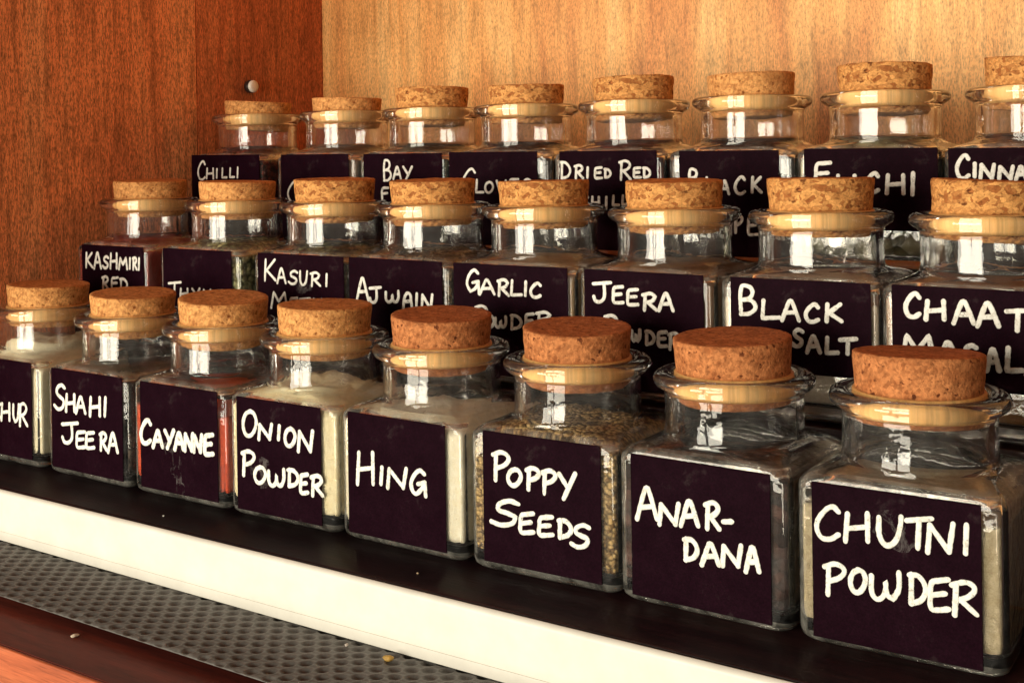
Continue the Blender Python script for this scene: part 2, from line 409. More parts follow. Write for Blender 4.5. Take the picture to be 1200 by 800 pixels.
    ('bsalt', 1, -13.45, -2.09, 2.22, 4.11, 2.78, 0.150,
     '-175,-112 -172,-29 -146,-28 -137,-44 -146,-61 -169,-68;-169,-68 -141,-69 -128,-89 -147,-108 -175,-112;-102,-67 -106,-120 -53,-115;-44,-122 -21,-64 -14,-63 8,-119;-33,-99 -2,-96;66,-77 57,-69 42,-78 29,-99 36,-118 51,-121 66,-114;95,-67 92,-116;133,-65 96,-94;99,-91 136,-113;18,-152 8,-147 -4,-153 -5,-164 5,-172 15,-179 11,-192 -2,-197 -14,-190;31,-212 48,-164 53,-164 70,-209;39,-194 62,-191;93,-165 90,-210 123,-206;132,-168 178,-162;155,-165 153,-206'),
    ('chaat', 1, -8.42, -2.14, 2.03, 4.12, 2.78, 0.160,
     '-136,-32 -146,-22 -161,-32 -174,-59 -167,-84 -151,-88 -137,-79;-113,-42 -118,-92;-69,-39 -68,-88;-116,-69 -69,-63;-42,-97 -19,-37 -12,-37 11,-94;-31,-74 1,-71;21,-101 45,-38 52,-38 76,-97;32,-76 65,-73;98,-56 156,-50;127,-53 124,-105;-187,-214 -172,-141 -144,-183 -111,-138 -98,-207;-84,-207 -62,-154 -55,-154 -33,-203;-74,-186 -43,-183;16,-161 5,-156 -8,-163 -10,-174 1,-181 12,-188 8,-201 -6,-206 -18,-199;43,-221 57,-163 62,-162 76,-218;50,-198 70,-195;100,-155 96,-217 134,-212;146,-223 168,-157 174,-156 195,-218;157,-197 186,-193'),
    ('chilli', 2, -44.55, -2.31, 2.35, 4.13, 3.84, 0.120,
     '-135,-46 -147,-31 -167,-44 -184,-80 -175,-114 -155,-120 -136,-109;-119,-66 -124,-115;-77,-66 -77,-115;-122,-92 -78,-89;-50,-69 -53,-111;-13,-66 -16,-110 15,-109;41,-66 38,-108 67,-107;92,-62 89,-109'),
    ('co', 2, -38.65, -2.13, 2.03, 4.11, 3.84, 0.120,
     '-104,-139 -119,-124 -145,-138 -168,-176 -156,-212 -130,-219 -105,-207;-85,-166 -101,-171 -110,-185 -100,-200 -81,-199 -66,-183 -74,-170 -87,-166'),
    ('bay', 2, -33.58, -2.14, 2.26, 4.10, 3.84, 0.130,
     '-94,-117 -90,-32 -69,-32 -62,-49 -70,-66 -88,-72;-88,-72 -65,-75 -55,-96 -71,-115 -94,-117;-41,-110 -22,-59 -16,-59 1,-110;-32,-90 -7,-89;16,-58 39,-87;63,-58 29,-113;-72,-149 -104,-154 -107,-196;-105,-175 -78,-172'),
    ('cloves', 2, -28.55, -2.45, 1.91, 4.13, 3.84, 0.120,
     '-113,-85 -128,-70 -152,-84 -173,-123 -162,-159 -137,-166 -114,-154;-103,-116 -107,-167 -72,-166;-40,-124 -54,-130 -62,-148 -53,-166 -37,-166 -23,-145 -30,-128 -42,-124;-4,-119 12,-173 40,-119;100,-112 80,-113 63,-116 59,-138 60,-162 79,-165 102,-163;61,-138 93,-136;158,-118 146,-112 131,-118 129,-129 141,-138 154,-146 150,-159 133,-163 118,-155'),
    ('dried', 2, -23.38, -2.14, 2.20, 4.12, 3.84, 0.110,
     '-201,-43 -203,-107;-207,-44 -182,-47 -163,-74 -175,-99 -203,-107;-137,-107 -134,-59;-141,-60 -119,-56 -107,-66 -115,-78 -134,-84;-129,-82 -104,-106;-82,-65 -84,-103;-20,-65 -34,-66 -46,-69 -49,-86 -48,-104 -35,-106 -19,-105;-48,-86 -25,-84;-2,-71 -3,-103;-5,-71 10,-73 21,-86 14,-99 -3,-103;66,-111 70,-44;61,-45 90,-40 106,-54 95,-71 70,-79;77,-77 109,-110;151,-66 137,-67 126,-69 124,-84 125,-101 137,-102 152,-102;125,-84 146,-83;168,-67 167,-102;164,-67 181,-69 193,-84 185,-98 167,-102;-84,-181 -92,-172 -106,-180 -117,-202 -111,-222 -97,-226 -85,-219;-62,-179 -65,-223;-33,-179 -33,-223;-64,-203 -34,-200;0,-179 -2,-224;32,-174 29,-209 55,-208;74,-173 71,-206 108,-204;130,-173 128,-209'),
    ('pepper', 2, -18.35, -1.98, 1.89, 4.08, 3.84, 0.130,
     '-155,-134 -153,-70 -134,-70 -127,-83 -134,-96 -151,-100;-151,-100 -130,-102 -121,-118 -134,-132 -155,-134;-87,-99 -88,-135 -72,-134;-34,-157 -19,-111 -15,-110 -1,-157;-27,-139 -7,-138;59,-105 50,-95 36,-104 23,-129 30,-152 45,-157 59,-149;91,-97 88,-150;120,-97 91,-127;94,-123 122,-150;-139,-300 -137,-235;-142,-237 -126,-231 -114,-244 -120,-262 -137,-271;-59,-233 -73,-234 -84,-239 -87,-268 -86,-299 -74,-302 -59,-300;-86,-268 -64,-264;-36,-301 -33,-236;-40,-238 -20,-232 -6,-245 -13,-262 -34,-272;22,-296 24,-238;19,-239 35,-234 48,-246 41,-261 24,-270;103,-239 88,-240 76,-244 72,-271 73,-300 87,-303 104,-301;74,-271 98,-268;128,-308 131,-245;125,-246 144,-241 154,-254 146,-270 131,-279;135,-276 155,-307'),
    ('elichi', 2, -13.32, -2.14, 2.44, 4.11, 2.78, 0.165,
     '-120,-49 -145,-51 -166,-55 -171,-87 -169,-121 -146,-124 -118,-123;-169,-87 -129,-84;-92,-94 -94,-139 -68,-138;-34,-94 -36,-144;46,-95 37,-85 21,-94 7,-120 15,-145 31,-149 46,-142;80,-92 75,-152;131,-92 131,-152;77,-124 131,-120;164,-85 161,-155'),
    ('cinnamon', 2, -8.29, -2.30, 2.26, 4.08, 3.84, 0.150,
     '-166,-35 -175,-23 -189,-34 -202,-64 -195,-93 -180,-98 -166,-89;-146,-51 -147,-92;-129,-98 -125,-55;-125,-55 -94,-98;-94,-98 -87,-55;-72,-99 -68,-62;-68,-62 -37,-99;-37,-99 -30,-61;-21,-102 -8,-62 -4,-62 10,-102;-15,-86 4,-85;19,-103 28,-64 43,-88 60,-65 67,-103;95,-68 83,-73 77,-88 84,-104 98,-104 108,-86 103,-72 93,-68;119,-109 123,-71;123,-71 153,-109;153,-109 159,-70'),
]

# ------------------------------------------------------------------ mesh helpers
def obj(name, verts, faces, m, parent=None, smooth=True, loc=None):
    me = bpy.data.meshes.new(name)
    me.from_pydata([(v[0] * S, v[1] * S, v[2] * S) for v in verts], [], faces)
    me.materials.append(m)
    if smooth:
        me.polygons.foreach_set('use_smooth', [True] * len(me.polygons))
    me.update()
    o = bpy.data.objects.new(name, me)
    COL.objects.link(o)
    if parent:
        o.parent = parent
    if loc:
        o.location = tuple(c * S for c in loc)
    return o


def thing(name, label, cat, loc, rz=0.0, group=None):
    o = bpy.data.objects.new(name, None)
    o.empty_display_size = 0.01
    COL.objects.link(o)
    o.location = tuple(c * S for c in loc)
    o.rotation_euler = (0, 0, rz)
    o['label'] = label
    o['category'] = cat
    if group:
        o['group'] = group
    return o


def box(name, lo, hi, m, parent=None, bev=0.05, seg=2):
    bm = bmesh.new()
    bmesh.ops.create_cube(bm, size=1)
    for v in bm.verts:
        for k in range(3):
            v.co[k] = ((lo[k] + hi[k]) / 2 + v.co[k] * (hi[k] - lo[k])) * S
    if bev:
        bmesh.ops.bevel(bm, geom=list(bm.edges), offset=bev * S, segments=seg, profile=0.5, affect='EDGES')
    me = bpy.data.meshes.new(name)
    bm.to_mesh(me); bm.free()
    me.materials.append(m)
    me.polygons.foreach_set('use_smooth', [True] * len(me.polygons))
    o = bpy.data.objects.new(name, me)
    COL.objects.link(o)
    wn = o.modifiers.new('weighted_normals', 'WEIGHTED_NORMAL')
    wn.keep_sharp = False
    if parent:
        o.parent = parent
    return o


ARC = 18


HALF_DEPTH = 2.22                          # the body is a little wider (4.94) than deep (4.44), the neck is round


def deep(h, z):
    k = min(1.0, max(0.0, (z - 3.95) / 0.38))
    return h - 0.28 * (1 - k) * min(1.0, h / 2.0)


def ring(h, r, z):
    """rounded square of half width h and corner radius r (a circle when r is h)"""
    r = min(r, h * 0.998)
    c = h - r
    out = []
    for q, (sx, sy) in enumerate(((1, 1), (-1, 1), (-1, -1), (1, -1))):
        for k in range(ARC + 1):
            a = math.pi / 2 * (q + k / ARC)
            y = sy * c + r * math.sin(a)
            out.append((sx * c + r * math.cos(a), y - math.copysign(min(1.0, abs(y) / max(h, 1e-6) * 1.2) * (h - deep(h, z)), y), z))
    return out


def lerp_profile(pr, z):
    for (z0, h0, r0), (z1, h1, r1) in zip(pr, pr[1:]):
        if z0 <= z <= z1:
            t = (z - z0) / max(1e-6, z1 - z0)
            return h0 + (h1 - h0) * t, r0 + (r1 - r0) * t
    return pr[-1][1:]


def loft(rings, close_start=True, close_end=True):
    n = len(rings[0])
    v = [p for r in rings for p in r]
    f = []
    for k in range(len(rings) - 1):
        a, b = k * n, (k + 1) * n
        for i in range(n):
            j = (i + 1) % n
            f.append((a + i, a + j, b + j, b + i))
    if close_start:
        v.append((0, 0, rings[0][0][2])); c = len(v) - 1
        f += [(c, (i + 1) % n, i) for i in range(n)]
    if close_end:
        v.append((0, 0, rings[-1][0][2])); c = len(v) - 1
        a = (len(rings) - 1) * n
        f += [(c, a + i, a + (i + 1) % n) for i in range(n)]
    return v, f


OUTER = [(0.0, 1.90, .40), (0.015, 2.12, .40), (0.05, 2.26, .34), (.12, 2.37, .34), (.22, 2.465, .34), (.36, 2.495, .34), (.50, 2.50, .34),
         (3.80, 2.50, .34), (3.93, 2.485, .34), (4.03, 2.41, .45), (4.11, 2.33, .58), (4.17, 2.22, .70), (4.21, 2.12, .95),
         (4.26, 2.03, 1.35), (4.33, 1.97, 1.75), (4.42, 1.93, 1.93), (4.6, 1.91, 1.91), (5.0, 1.905, 1.905), (5.42, 1.91, 1.91), (5.54, 1.93, 1.93),
         (5.61, 1.98, 1.98), (5.66, 2.07, 2.07), (5.71, 2.15, 2.15), (5.78, 2.21, 2.21), (5.87, 2.235, 2.235), (5.95, 2.225, 2.225),
         (6.02, 2.18, 2.18), (6.07, 2.09, 2.09), (6.095, 1.97, 1.97), (6.09, 1.84, 1.84)]
INNER = [(0.40, 1.2, .25), (0.41, 1.95, .2), (0.44, 2.18, .16), (0.52, 2.32, .12), (0.64, 2.37, .12), (3.76, 2.37, .12), (3.91, 2.27, .3), (4.02, 2.02, .70),
         (4.13, 1.84, 1.1), (4.23, 1.74, 1.5), (4.36, 1.67, 1.67), (5.0, 1.655, 1.655), (5.85, 1.66, 1.66), (6.0, 1.69, 1.69), (6.06, 1.75, 1.75)]
LIFT = 0.12


def lifted(vs):
    return [(x, y, z + LIFT * min(1.0, max(0.0, (z - .3) / .5))) for x, y, z in vs]


v, f = loft([ring(h, r, z) for z, h, r in OUTER] + [ring(h, r, z) for z, h, r in reversed(INNER)])
proto = obj('glass_body', lifted(v), f, GLASS)
GLASS_MESH = proto.data
GLASS_MESH.materials.append(GLASS_EDGE)
GLASS_MESH.materials.append(GLASS_BASE)
nring = 4 * (ARC + 1)
for pi, p in enumerate(GLASS_MESH.polygons):
    k, i = divmod(pi, nring)
    if k >= len(OUTER) - 1:
        p.material_index = 2 if pi >= len(GLASS_MESH.polygons) - 2 * nring and pi < len(GLASS_MESH.polygons) - nring else 0
        continue
    z = OUTER[k][0]
    if z < 0.04:
        p.material_index = 2
    elif z < 0.36 or 3.9 < z < 4.2 or (z < 4.0 and i < 3 * (ARC + 1) and 2 <= i % (ARC + 1) < ARC - 2):
        p.material_index = 1
bm = bmesh.new(); bm.from_mesh(GLASS_MESH)
bmesh.ops.remove_doubles(bm, verts=bm.verts, dist=1e-6)
bmesh.ops.recalc_face_normals(bm, faces=bm.faces)
bm.to_mesh(GLASS_MESH); bm.free()
GLASS_MESH.polygons.foreach_set('use_smooth', [True] * len(GLASS_MESH.polygons))
bpy.data.objects.remove(proto)


def filling(fill, m, parent, seed, heap):
    """the spice inside: follows the glass on the inside with a hair of clearance, loose uneven top"""
    gap = 0.02
    pr = [(z + (0.02 if z < 0.6 else -0.02 if z > 3.8 else 0), h - gap, max(.1, r - gap)) for z, h, r in INNER]
    zs = [0.43, 0.47, 0.57, 0.74]
    z = 1.0
    while z < fill - 0.06:
        zs.append(z); z += 0.22
    zs.append(fill - 0.03)
    rings = [ring(*lerp_profile(pr, z), z) for z in zs]
    h, r = lerp_profile(pr, fill)
    for k in (0.97, 0.9, 0.8, 0.68, 0.55, 0.4, 0.25, 0.1):
        rings.append(ring(h * k, max(r * k, .02), fill))
    off = seed * 3.7
    nr = len(zs)
    for q in range(nr - 1, len(rings)):
        out = []
        for (x, y, z) in rings[q]:
            d = math.hypot(x, y) / 2.2
            dz = 0.22 * noise.noise(Vector((x * .8 + off, y * .8, off))) + 0.10 * noise.noise(Vector((x * 3 + off, y * 3, 2)))
            dz += heap * (0.5 - d)
            if q == nr - 1:
                dz = min(dz, 0.0) - .02
            top = 4.9
            out.append((x, y, min(z + dz, top)))
        rings[q] = out
    v, f = loft(rings)
    return obj('spice_filling', lifted(v), f, m, parent)


def cork(kind, top, tilt, turn, parent, seed):
    segs, hs = 72, 12
    coarse = kind == 1
    z0, z1 = 5.30, top
    rings = []
    prof = [(0.0, 0.94), (0.01, 0.985)] + [(k / hs, 1.0) for k in range(1, hs)] + [(0.985, 0.992), (1.0, 0.965), (1.0, 0.9), (1.0, 0.7), (1.0, 0.45), (1.0, 0.2)]
    amp = 0.030 if coarse else 0.014
    for t, k in prof:
        rr = (1.50 + 0.145 * t) * k
        z = z0 + (z1 - z0) * t
        out = []
        for i in range(segs):
            a = 2 * math.pi * i / segs
            x, y = rr * math.cos(a), rr * math.sin(a)
            p = Vector((x * 2.6 + seed * 5.1, y * 2.6, z * 3.2))
            d = amp * noise.noise(p) + amp * .7 * noise.noise(p * 2.7)
            pit = noise.noise(p * 1.3 + Vector((9, 3, 1)))
            if pit > 0.45:
                d -= (pit - 0.45) * amp * 5
            zz = z + (amp * 0.9 * noise.noise(p * 1.7) if k < 0.99 else 0)
            s = (rr + min(d, 0.02)) / max(rr, 1e-6) if k > 0.5 else 1
            out.append((x * s, y * s, zz))
        rings.append(out)
    v, f = loft(rings)
    # tilt about the lip
    R = Matrix.Rotation(turn, 3, 'Z') @ Matrix.Rotation(tilt, 3, 'X') @ Matrix.Rotation(-turn, 3, 'Z')
    c = Vector((0, 0, 5.85))
    v = [tuple(R @ (Vector(p) - c) + c) for p in v]
    o = obj('cork_stopper', v, f, (CORK_FINE, CORK_COARSE, CORK_PALE)[kind], parent, loc=(0, 0, LIFT))
    # pale ring painting the bright caustic the glass rim throws on the cork
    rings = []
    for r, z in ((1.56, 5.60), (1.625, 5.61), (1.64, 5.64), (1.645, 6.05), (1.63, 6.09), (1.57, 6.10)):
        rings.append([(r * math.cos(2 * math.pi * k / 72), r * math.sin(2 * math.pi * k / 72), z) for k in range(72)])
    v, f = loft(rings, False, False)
    obj('caustic_band', v, f, BAND, o)
    return o


def smooth_line(p, step=0.035):
    """Catmull-Rom through the traced points, sharp corners kept"""
    P = [np.array(q, float) for q in p]
    if len(P) == 2:
        n = max(2, int(np.linalg.norm(P[1] - P[0]) / step))
        return [P[0] + (P[1] - P[0]) * k / n for k in range(n + 1)]
    out = []
    for i in range(len(P) - 1):
        a, b = P[i], P[i + 1]
        d = b - a

        def tang(j):
            if j == 0:
                return P[1] - P[0]
            if j == len(P) - 1:
                return P[-1] - P[-2]
            u, w = P[j] - P[j - 1], P[j + 1] - P[j]
            cs = float(u @ w) / (np.linalg.norm(u) * np.linalg.norm(w) + 1e-9)
            return None if cs < -0.05 else (P[j + 1] - P[j - 1]) / 2
        t0, t1 = tang(i), tang(i + 1)
        L = np.linalg.norm(d)
        t0 = d if t0 is None else t0 / (np.linalg.norm(t0) + 1e-9) * L
        t1 = d if t1 is None else t1 / (np.linalg.norm(t1) + 1e-9) * L
        n = max(2, int(L / step))
        for k in range(n):
            t = k / n
            h = (2 * t**3 - 3 * t**2 + 1, t**3 - 2 * t**2 + t, -2 * t**3 + 3 * t**2, t**3 - t**2)
            out.append(a * h[0] + t0 * h[1] + b * h[2] + t1 * h[3])
    out.append(P[-1])
    return out


def chalk_strokes(lines, width, seed, y, thick=0.012):
    """each stroke a low rounded ridge of chalk ink with round ends, its width wavering like a pen's"""
    V, F = [], []
    K = 8
    for li, ln in enumerate(lines):
        pts = smooth_line(ln)
        n = len(pts)
        rings = []
        for i, p in enumerate(pts):
            a, b = pts[max(0, i - 1)], pts[min(n - 1, i + 1)]
            t = b - a
            t = t / (np.linalg.norm(t) + 1e-9)
            rings.append((p, np.array([-t[1], t[0]]), t, 1.0))
        hw = width / 2
        t0, t1 = rings[0][2], rings[-1][2]
        head = [(pts[0] - t0 * hw * math.sin(a), rings[0][1], t0, math.cos(a)) for a in (1.5, 1.15, .8, .4)]
        tail = [(pts[-1] + t1 * hw * math.sin(a), rings[-1][1], t1, math.cos(a)) for a in (.4, .8, 1.15, 1.5)]
        rings = head + rings + tail
        base = len(V)
        yo = y - 0.0025 * (li % 5)
        for p, nn, t, k in rings:
            wv = 1 + 0.13 * noise.noise(Vector((p[0] * 4 + seed, p[1] * 4, li * .7))) + 0.16 * noise.noise(Vector((p[0] * 14, p[1] * 14, seed)))
            w = hw * wv * k
            for q in range(K):
                a = 2 * math.pi * q / K
                u, d = math.cos(a), math.sin(a)
                V.append((p[0] + nn[0] * w * u, yo - thick * k * d, p[1] + nn[1] * w * u))
        m = len(rings)
        for i in range(m - 1):
            for q in range(K):
                q2 = (q + 1) % K
                F.append((base + i * K + q, base + i * K + q2, base + (i + 1) * K + q2, base + (i + 1) * K + q))
        F.append(tuple(base + q for q in range(K)))
        F.append(tuple(base + (m - 1) * K + q for q in reversed(range(K))))
    return V, F


# ------------------------------------------------------------------ the cupboard
WX, BY = -47.9, 22.4
cup = thing('cupboard', 'reddish brown wooden cupboard whose side, back and shelf surround the spice jars', 'cupboard', (WX, BY, -2.25))


def cbox(name, lo, hi, m, bev=0.04):
    o = box(name, tuple(np.array(lo) - (WX, BY, -2.25)), tuple(np.array(hi) - (WX, BY, -2.25)), m, cup, bev)
    return o


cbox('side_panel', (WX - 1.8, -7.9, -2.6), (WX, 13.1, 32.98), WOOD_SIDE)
p2 = cbox('side_panel', (WX - 1.8, 13.12, -2.6), (WX - 0.012, BY + 1, 32.98), WOOD_SIDE_2)  # shadow on the wall past a straight edge, painted as a darker board
p2['label'] = 'inner part of the cupboard side, wall shadow painted as darker wood'
cbox('back_panel', (WX + 0.002, BY, -2.6), (24, BY + 1, 32.98), WOOD_BACK)
cbox('unseen_top_panel', (WX - 1.8, -7.9, 33), (24, BY + 1.03, 34.8), WOOD_SIDE)  # unseen cupboard top, added to block light from above
cbox('shelf_board', (WX - 1.8, -7.7, -4.6), (24, BY + 1.02, -2.25), SHELF_TOP, 0.02)
cbox('added_lit_shelf_edge', (WX - 1.8, -7.86, -4.62), (24, -7.705, -2.262), WOOD_SHELF, 0.05)  # thin lipping added so the lit front face keeps its brighter colour
# shelf peg in the side: its dark and bright reflections painted as collar and domed pin


def peg(name, prof, m):
    segs = 24
    rings = [[(x, r * math.cos(2 * math.pi * k / segs), r * math.sin(2 * math.pi * k / segs)) for k in range(segs)] for x, r in prof]
    v = [p for r in rings for p in r]
    f = []
    for k in range(len(rings) - 1):
        for i in range(segs):
            j = (i + 1) % segs
            f.append((k * segs + i, k * segs + j, (k + 1) * segs + j, (k + 1) * segs + i))
    f.append(tuple(reversed(range(segs))))
    f.append(tuple((len(rings) - 1) * segs + i for i in range(segs)))
    return f, v, obj(name, v, f, m, cup, loc=(-0.05, 16.7 - BY, 15.75 + 2.25))


pg = peg('shelf_peg', [(0.0, .33), (.20, .345), (.27, .34), (.285, .30)], PEG_DARK)[2]
f, v, pin = peg('peg_reflection_pin', [(.25, .29), (.33, .325), (.40, .325), (.455, .29), (.48, .2), (.49, .08)], PEG_BRIGHT)
pin.parent = pg
pin.location = (0, 0, 0)

# ------------------------------------------------------------------ rubber mat, one sheet with moulded dimples
X0, X1, Y0, Y1 = WX + 0.3, 3.0, -5.75, -1.6
ST = 0.04
nx, ny = int((X1 - X0) / ST) + 1, int((Y1 - Y0) / ST) + 1
gx, gy = np.meshgrid(np.linspace(X0, X1, nx), np.linspace(Y0, Y1, ny), indexing='ij')
PX, PY = 0.49, 0.46
ang = math.radians(33)                      # the dimples run slantwise to the mat's edge
ux, uy = gx * math.cos(ang) + gy * math.sin(ang), -gx * math.sin(ang) + gy * math.cos(ang)
row = np.floor(uy / PY)
fx = ux / PX + row * 0.13
fx = (fx - np.floor(fx) - .5) * PX
fy = (uy / PY - row - .5) * PY
rr = np.sqrt((fx / 0.205) ** 2 + (fy / 0.165) ** 2)
hz = -0.085 * np.clip(1 - rr ** 2.4, 0, 1) ** 0.7 + 0.015 * np.clip(1 - ((rr - 1.25) / .35) ** 2, 0, 1)
hz += 0.012 * np.sin(gx * 1.3) + 0.01 * np.sin(gy * 2.1 + gx * .4)
edge = np.clip((gy - Y0) / 0.15, 0, 1)
gz = -1.96 + hz * edge - 0.05 * (1 - edge) ** 2
V = np.stack([gx, gy, gz], -1).reshape(-1, 3)
idx = np.arange(nx * ny).reshape(nx, ny)
q = np.stack([idx[:-1, :-1], idx[1:, :-1], idx[1:, 1:], idx[:-1, 1:]], -1).reshape(-1, 4)
b0 = len(V)
low = [(x, Y0 + .03, -2.035) for x in gx[:, 0]] + [(x, Y0 + .35, -2.06) for x in gx[:, 0]] + [(x, Y0 + .9, -2.245) for x in gx[:, 0]]
F = [tuple(t) for t in q.tolist()]
for i in range(nx - 1):
    F.append((b0 + i, b0 + i + 1, int(idx[i + 1, 0]), int(idx[i, 0])))
    for r in (0, 1):
        a0, a1 = b0 + r * nx + i, b0 + (r + 1) * nx + i
        F.append((a1, a1 + 1, a0 + 1, a0))
matobj = obj('rubber_mat', [tuple(p) for p in V.tolist()] + low, F, RUBBER)
matobj['label'] = 'dimpled dark grey rubber mat lying in front of the white rack edge'
matobj['category'] = 'mat'

# ------------------------------------------------------------------ tiered rack
rack = thing('tiered_rack', 'three-tier dark wooden rack with a white front edge under the jars', 'rack', (-20, 5, -2.2))


def rbox(name, lo, hi, m, bev=0.05):
    o = (-20, 5, -2.2)
    return box(name, tuple(np.array(lo) - o), tuple(np.array(hi) - o), m, rack, bev)


RX0, RX1 = WX + 0.1, 2.0
ROWY = (0.0, 5.5, 11.8)
TREAD = (-0.12, 4.08, 7.93)
rbox('tread', (RX0, -2.12, -0.72), (RX1, 5.2, -0.12), WOOD_DARK, 0.06)
rbox('tread', (RX0, 5.22, 3.48), (RX1, 11.4, 4.08), WOOD_DARK, 0.06)
rbox('tread', (RX0, 11.42, 7.33), (RX1, 17.6, 7.93), WOOD_DARK, 0.06)
rbox('riser', (RX0, 5.25, -0.11), (RX1, 5.75, 3.47), WOOD_DARK)
rbox('riser', (RX0, 11.45, 4.09), (RX1, 11.95, 7.32), WOOD_DARK)
rbox('end_panel', (RX1 + .01, -2.1, -1.93), (RX1 + .6, 17.6, -0.12), WOOD_DARK)
rbox('front_trim', (RX0, -2.45, -1.93), (RX1, -2.13, -0.12), WHITE, 0.15)
rbox('trim_bead', (RX0, -2.482, -1.932), (RX1, -2.452, -1.60), WHITE, 0.012)

# ------------------------------------------------------------------ spices: material, fill height, heap
P = powder_material
SPICE = {
    'amchur': (P('mango_powder', (0.86, 0.74, 0.48), (0.95, 0.87, 0.64), 5, .5, spots=(0.5, 0.4, 0.3)), 4.75, .0),
    'shahi': (P('black_cumin', (0.020, 0.012, 0.010), (0.11, 0.075, 0.055), 5.5, .9, True), 2.4, .1),
    'cay': (P('cayenne_powder', (0.52, 0.040, 0.010), (0.78, 0.095, 0.022), 7, .7), 3.3, .1),
    'onion': (P('onion_powder', (0.86, 0.71, 0.40), (0.95, 0.85, 0.58), 5, .5), 4.35, .0),
    'hing': (P('asafoetida_powder', (0.88, 0.78, 0.55), (0.95, 0.89, 0.72), 5, .5, spots=(0.6, 0.5, 0.35)), 4.05, .2),
    'poppy': (P('poppy_seeds', (0.20, 0.11, 0.040), (0.74, 0.50, 0.21), 9, .8, True), 4.25, .1),
    'anar': (P('pomegranate_seeds', (0.020, 0.009, 0.008), (0.09, 0.035, 0.025), 3.2, .9, True), 3.7, .1),
    'chut': (P('chutney_powder', (0.38, 0.29, 0.165), (0.58, 0.48, 0.31), 6, .7), 3.6, .1),
    'kashmiri': (P('red_chilli_powder', (0.22, 0.016, 0.010), (0.34, 0.035, 0.018), 7, .4), 4.2, .1),
    'thyme': (P('dried_thyme', (0.07, 0.075, 0.025), (0.42, 0.40, 0.19), 5, 1., True), 4.24, .1),
    'kasuri': (P('fenugreek_leaves', (0.03, 0.03, 0.012), (0.16, 0.15, 0.06), 4, 1., True), 4.24, .1),
    'ajwain': (P('carom_seeds', (0.09, 0.055, 0.025), (0.26, 0.17, 0.08), 8, .8, True), 4.24, .1),
    'garlic': (P('garlic_powder', (0.34, 0.22, 0.10), (0.48, 0.33, 0.17), 6, .3), 4.0, .2),
    'jeera': (P('cumin_powder', (0.13, 0.065, 0.028), (0.22, 0.12, 0.055), 7, .4), 4.24, .1),
    'bsalt': (P('black_salt', (0.48, 0.38, 0.28), (0.62, 0.52, 0.40), 8, .4), 3.6, .1),
    'chaat': (P('chaat_spice', (0.24, 0.11, 0.045), (0.36, 0.19, 0.085), 8, .4), 3.7, .1),
    'chilli': (P('chilli_flakes', (0.09, 0.008, 0.006), (0.22, 0.03, 0.014), 5, .8, True), 4.24, .1),
    'co': (P('ground_coriander', (0.06, 0.03, 0.015), (0.16, 0.09, 0.045), 6, .5), 4.24, .1),
    'bay': (P('bay_leaves', (0.025, 0.022, 0.012), (0.09, 0.085, 0.045), 2, 1., True), 4.24, .1),
    'cloves': (P('cloves', (0.015, 0.008, 0.006), (0.06, 0.03, 0.018), 3.5, 1., True), 4.24, .1),
    'dried': (P('dried_red_chillies', (0.035, 0.005, 0.005), (0.13, 0.015, 0.010), 1.8, 1., True), 4.24, .2),
    'pepper': (P('peppercorns', (0.010, 0.007, 0.006), (0.045, 0.030, 0.024), 3.4, 1., True), 4.24, .1),
    'elichi': (P('cardamom_pods', (0.16, 0.15, 0.07), (0.42, 0.39, 0.22), 1.8, 1., True), 4.24, .2),
    'cinnamon': (P('cinnamon_bark', (0.09, 0.035, 0.016), (0.22, 0.095, 0.045), 2.2, 1., True), 4.24, .2),
}
# coarse cork?, cork top, tilt, turn
CORKS = {
    'amchur': (2, 6.93, .03, 2.2), 'shahi': (2, 6.86, .05, 1.2), 'cay': (2, 6.98, .075, 1.0), 'onion': (2, 7.02, .02, 2.0),
    'hing': (0, 7.02, .045, .9), 'poppy': (0, 6.98, .05, .6), 'anar': (0, 7.05, .04, -.4), 'chut': (0, 7.02, -.06, .2),
    'kashmiri': (2, 6.88, .02, 1), 'thyme': (2, 6.86, .02, 2), 'kasuri': (1, 6.98, .02, 1), 'ajwain': (1, 6.96, .02, 0),
    'garlic': (1, 6.95, -.015, 1), 'jeera': (1, 6.98, .02, .3), 'bsalt': (1, 7.08, -.02, .2), 'chaat': (1, 7.02, .05, 2.2),
    'chilli': (2, 6.72, .05, 2.0), 'co': (2, 6.70, .02, 2.0), 'bay': (1, 6.98, -.02, .5), 'cloves': (1, 6.92, .02, .5),
    'dried': (1, 7.0, .04, -2.0), 'pepper': (2, 6.92, .03, -1.8), 'elichi': (1, 7.02, -.03, 0), 'cinnamon': (1, 7.05, .045, 1),
}
